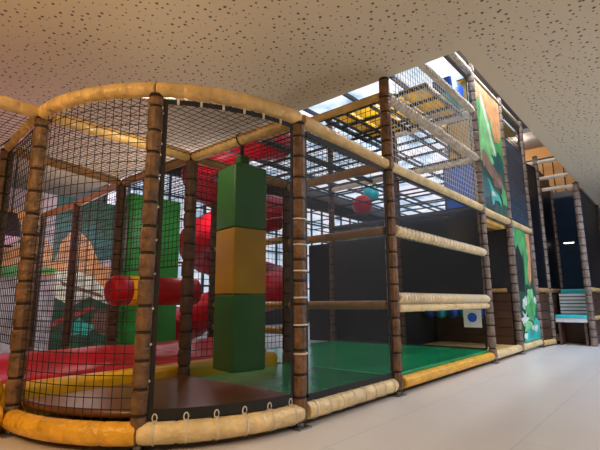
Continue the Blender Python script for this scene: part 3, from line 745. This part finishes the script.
# round lamp inside tower
t = thing('spot_lamp', (12.4, -.5, 3.0), 'small bright lamp inside the black tower opening', 'lamp')
mb = MB(); mb.box((12.3,-.5,3.02), (.12,.3,.05), M['strap']); mb.build('housing', t)
mb = MB(); mb.box((12.3,-.5,2.985), (.1,.26,.02), emis('lamp_glow', (1,.9,.7), 6)); mb.build('lens', t)
mb = MB(); mb.box((12.5,-.5,3.02), (.4,.03,.03), M['strap']); mb.build('arm', t)

# gallery above: orange wall and railing
mb = MB(); slab(mb, 13.4, 13.5, VY, 3.0, 4.75, 6.6, M['orange_wall']); struct(mb.build('wall_orange'))
t = thing('gallery_railing', (12.9, 0, 4.75), 'black bar railing in front of the orange gallery wall', 'railing')
mb = MB()
for z in (6.0,): mb.box((12.9, .6, z), (.05, 2.9, .06), M['strap'])
mb.build('handrail', t)
for k in range(10):
    mb = MB(); mb.box((12.9, -.8+k*.3, 5.35), (.03, .03, 1.3), M['strap']); mb.build('bar', t)
mb = MB(); slab(mb, 12.7, 28, VY, 3.0, 4.55, 4.74, M['roof_grey']); struct(mb.build('trim_2'))
mb = MB(); slab(mb, 11.6, 28, VY, 3.0, 6.6, 6.75, M['wall']); struct(mb.build('trim_3'))

# ------------------------------------------------------------------ lights
def area(name, loc, rot, size, power, col, sy=None):
    l = bpy.data.lights.new(name, 'AREA'); l.energy = power; l.color = col; l.size = size
    if sy: l.shape = 'RECTANGLE'; l.size_y = sy
    o = bpy.data.objects.new(name, l); o.location = loc; o.rotation_euler = rot; COL.objects.link(o); return o
def point(name, loc, power, col, r=.2):
    l = bpy.data.lights.new(name, 'POINT'); l.energy = power; l.color = col; l.shadow_soft_size = r
    o = bpy.data.objects.new(name, l); o.location = loc; COL.objects.link(o); return o
WARM = (1, .68, .36); NEU = (1, .88, .74); COOL = (.80, .88, 1.0)
area('lamp_front_left', (-6.5, -.5, 4.4), (0, 0, 0), 1.6, 210, WARM)
area('lamp_front', (-2.0, -5.5, 4.4), (0, 0, 0), 2.5, 130, NEU)
area('fill_front_right', (5.0, -5.0, 4.4), (0, 0, 0), 3, 290, (.82, .88, 1.0))  # added cool fill standing in for daylight on the right floor
area('fill_right', (10, -4.0, 4.4), (0, 0, 0), 3, 330, (.55, .70, 1.0))  # bluer added fill for the daylight tint farther right
point('lamp_left_glow', (-4.3, 1.2, 3.5), 110, (1, .66, .28), .3)
point('lamp_purple', (-1.0, 6.2, 2.6), 30, (1, .42, .72), .5)
point('fill_mural', (1.2, 7.6, 2.8), 48, (1, .88, .82), .5)  # unseen light added to brighten the painted board
point('fill_slide', (2.9, 5.2, 3.6), 170, (1, .9, .9), .4)  # unseen light added so the red slide looks brightly lit
point('fill_round_deck', (-.9, 1.3, 2.95), 24, (1, .82, .55), .15)  # unseen warm light added over the mat, yellow wall and red trough
point('fill_green_wall', (.9, 3.1, 2.6), 9, (1, .95, .85), .3)  # unseen light added to lift the green wall
point('fill_behind_net', (6.9, 1.0, 2.2), 9, (.8, .9, 1), .15)  # added so the blue balls show through the low net
point('lamp_bay', (3.6, 1.8, 2.6), 8, (.9, 1, .95), .2)
point('fill_high_floor', (4.4, 1.3, 4.75), 30, (1, .95, .85), .2)  # added from below to brighten the yellow pads
area('fill_opening', (6.4, -1.0, 7.4), (math.radians(35), 0, 0), 4.5, 330, (.95, .97, 1), .4)  # unseen light added above the ceiling for the front face and mural
point('fill_gallery', (12.0, .6, 6.6), 90, (1, .9, .75), .3)  # unseen light added to brighten the orange gallery wall
w = bpy.data.worlds.new('world'); S.world = w; w.use_nodes = True
w.node_tree.nodes['Background'].inputs['Color'].default_value = (.5, .55, .6, 1)
w.node_tree.nodes['Background'].inputs['Strength'].default_value = .2

# ------------------------------------------------------------------ camera
Rv = Vector((0.65370088, -0.75673014, -0.00588711)); Uv = Vector((-0.12883872, -0.11895637, 0.98450493)); Fv = Vector((0.74570487, 0.64281325, 0.17525803))
cd = bpy.data.cameras.new('camera'); cam = bpy.data.objects.new('camera', cd); COL.objects.link(cam)
mt = Matrix(((Rv.x, Uv.x, -Fv.x), (Rv.y, Uv.y, -Fv.y), (Rv.z, Uv.z, -Fv.z))).to_4x4(); mt.translation = (-3.41, -2.96, 1.2)
cam.matrix_world = mt
cd.sensor_width = 36; cd.lens = 435.74/600*36; cd.clip_start = .02
S.camera = cam
S.view_settings.view_transform = 'Standard'; S.view_settings.look = 'None'; S.view_settings.exposure = -0.12
S.cycles.transparent_max_bounces = 40; S.cycles.max_bounces = 8
S.cycles.use_denoising = True
